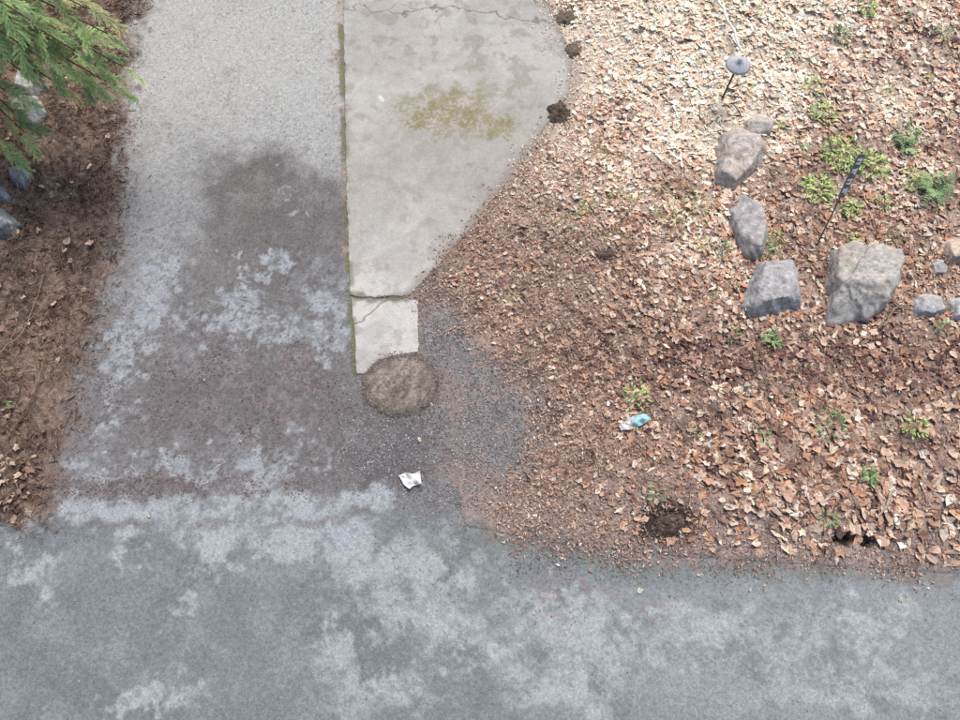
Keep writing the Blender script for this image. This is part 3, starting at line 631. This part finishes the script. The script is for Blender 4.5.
# ------------------------------------------------------------------ cedar
tree = bpy.data.objects.new("cedar_tree", None); link(tree)
tx, ty = -6.7, 4.0
V, Fc = tube([(tx, ty, -.1), (tx+.02, ty, .6), (tx, ty+.04, 1.5), (tx-.03, ty, 2.6), (tx, ty, 3.6), (tx, ty, 4.3)], [.2, .15, .12, .09, .05, .015], 14, .05)
mesh_np("trunk", V, Fc, np.zeros((len(V), 3))+A(104, 82, 70), M_bark, parent=tree)
def frond_template(seed):
    r = np.random.default_rng(seed); V, Cg = [], []
    def quad(p, a, L, w, g, z):
        d = np.array([math.cos(a), math.sin(a)]); s = np.array([-d[1], d[0]]); q = np.array(p)
        for pt, zz in ((q, 0), (q+d*L*.5-s*w, -.004), (q+d*L, -.01), (q+d*L*.5+s*w, -.004)): V.append((pt[0], pt[1], z+zz)); Cg.append(g)
    for t in np.linspace(.06, .98, 22):
        for sg in (-1, 1):
            if r.random() < .1: continue
            bl = (.42*math.sin(min(t*1.9+.35, 2.9))**.8*(1-t*.45)+.03)*r.uniform(.55, 1.25); a = sg*(.85-.35*t)+r.normal(0, .2); dr = -.25*t*t+r.normal(0, .03)
            m = int(max(3, bl/.028))
            for k in range(m):
                s = (k+.3)/m; p = (t+math.cos(a)*bl*s, math.sin(a)*bl*s); g = .4+.8*s*(.5+.5*t)+r.normal(0, .16)
                for s2 in (-1, 1): quad(p, a+s2*r.uniform(.3, .9), .075*(1-.5*s)*r.uniform(.6, 1.4), .010, g, dr-.2*bl*s+r.normal(0, .01))
            quad((t, 0), a, bl, .007, .6, dr)
    quad((0, 0), 0, 1.0, .01, .3, 0)
    V = np.array(V); V[:, 2] -= .15*V[:, 0]**2; V[:, 1] += .2*(r.random()-.5)*V[:, 0]**2
    return V, np.array(Cg)
FT = [frond_template(s) for s in range(8)]
fV, fC = [], []; twV, twF, off = [], [], 0
def add_frond(p, yaw, pitch, sc, tone):
    V, g = FT[rng.integers(8)]; V = V*sc; ro = rng.normal(0, .4)
    y_, z_ = V[:, 1]*math.cos(ro)-V[:, 2]*math.sin(ro), V[:, 1]*math.sin(ro)+V[:, 2]*math.cos(ro)
    x_ = V[:, 0]*math.cos(pitch)-z_*math.sin(pitch); z2 = V[:, 0]*math.sin(pitch)+z_*math.cos(pitch)
    X = x_*math.cos(yaw)-y_*math.sin(yaw); Y = x_*math.sin(yaw)+y_*math.cos(yaw)
    fV.append(np.stack([X, Y, z2], 1)+p)
    t = np.clip(g, 0, 1.3)[:, None]; fC.append((A(94, 114, 72)*(1-t)+A(*tone)*t)*rng.uniform(.95, 1.65))
def limb(tip, z0, nfr=10, sc=.5):
    global off
    a = np.array([tx, ty, z0]); b = np.array(tip); pts = []
    for t in np.linspace(0, 1, 9): p = a*(1-t)+b*t; p[2] += .25*math.sin(t*math.pi)*.8; pts.append(p)
    V, Fc = tube(pts, np.linspace(.035, .006, 9), 6); twV.append(V); twF.append(Fc+off); off += len(V)
    d = b-a; yaw = math.atan2(d[1], d[0])
    for k in range(nfr):
        t = .25+.75*(k+1)/nfr; i = t*8; i0 = min(int(i), 7); p = pts[i0]*(1-(i-i0))+pts[i0+1]*(i-i0)
        sg = (-1)**k; tone = [(178, 202, 130), (158, 186, 118), (142, 170, 110), (198, 212, 142), (194, 192, 128)][rng.integers(5)]
        ya = yaw+(sg*rng.uniform(.25, 1.2) if k < nfr-1 else rng.normal(0, .2))
        add_frond(p, ya, rng.uniform(-.5, -.05), sc*rng.uniform(.55, 1.15)*(1-.2*t), tone)
for (u_, v_, z_) in [(122, 66, 1.5), (114, 86, 1.2), (108, 34, 1.7), (86, 8, 1.9), (64, 88, 1.1), (24, 132, .9), (6, 150, .8), (74, 50, 1.7), (44, 60, 1.6), (30, 20, 2.0), (112, -20, 1.6), (70, -40, 2.0), (4, 90, 1.2), (-20, 130, 1.0), (96, 66, 1.4), (54, 30, 1.8), (20, 70, 1.4), (100, 50, 1.3), (80, 76, 1.3), (14, 112, 1.0)]:
    px, py = W(u_, v_, z_); limb((float(px), float(py), z_), z_+.35, 16, .34)
for k in range(40):
    a = rng.uniform(.2, 5.0)+.6; z_ = rng.uniform(.6, 3.6); L = (4.4-z_)*.42*rng.uniform(.7, 1.05)
    limb((tx+math.cos(a)*L, ty+math.sin(a)*L, z_), z_+.3, 7, .42)
V = np.concatenate(fV); C = np.concatenate(fC)
mesh_np("foliage", V, np.arange(len(V)).reshape(-1, 4), C, M_green, smooth=False, parent=tree)
V = np.concatenate(twV); mesh_np("limbs", V, np.concatenate(twF), np.zeros((len(V), 3))+A(110, 88, 72), M_bark, parent=tree)

# ------------------------------------------------------------------ light
w = bpy.data.worlds.new("World"); scene.world = w; w.use_nodes = True; nt = w.node_tree
sky = nt.nodes.new("ShaderNodeTexSky"); sky.sky_type = 'NISHITA'; sky.sun_disc = False
EL, AZ = math.radians(56), math.radians(20)
sky.sun_elevation = EL; sky.sun_rotation = AZ
nt.links.new(sky.outputs[0], nt.nodes["Background"].inputs[0]); nt.nodes["Background"].inputs[1].default_value = .15
sd = bpy.data.lights.new("sun", 'SUN'); sd.energy = 4.7; sd.angle = math.radians(34); sd.color = (1, .97, .935)
so = bpy.data.objects.new("sun", sd); link(so); so.location = (3, 9, 12)
dv = Vector((math.sin(AZ)*math.cos(EL), math.cos(AZ)*math.cos(EL), math.sin(EL))); so.rotation_euler = dv.to_track_quat('Z', 'Y').to_euler()
scene.view_settings.view_transform = 'Standard'; scene.view_settings.look = 'None'; scene.view_settings.exposure = 0
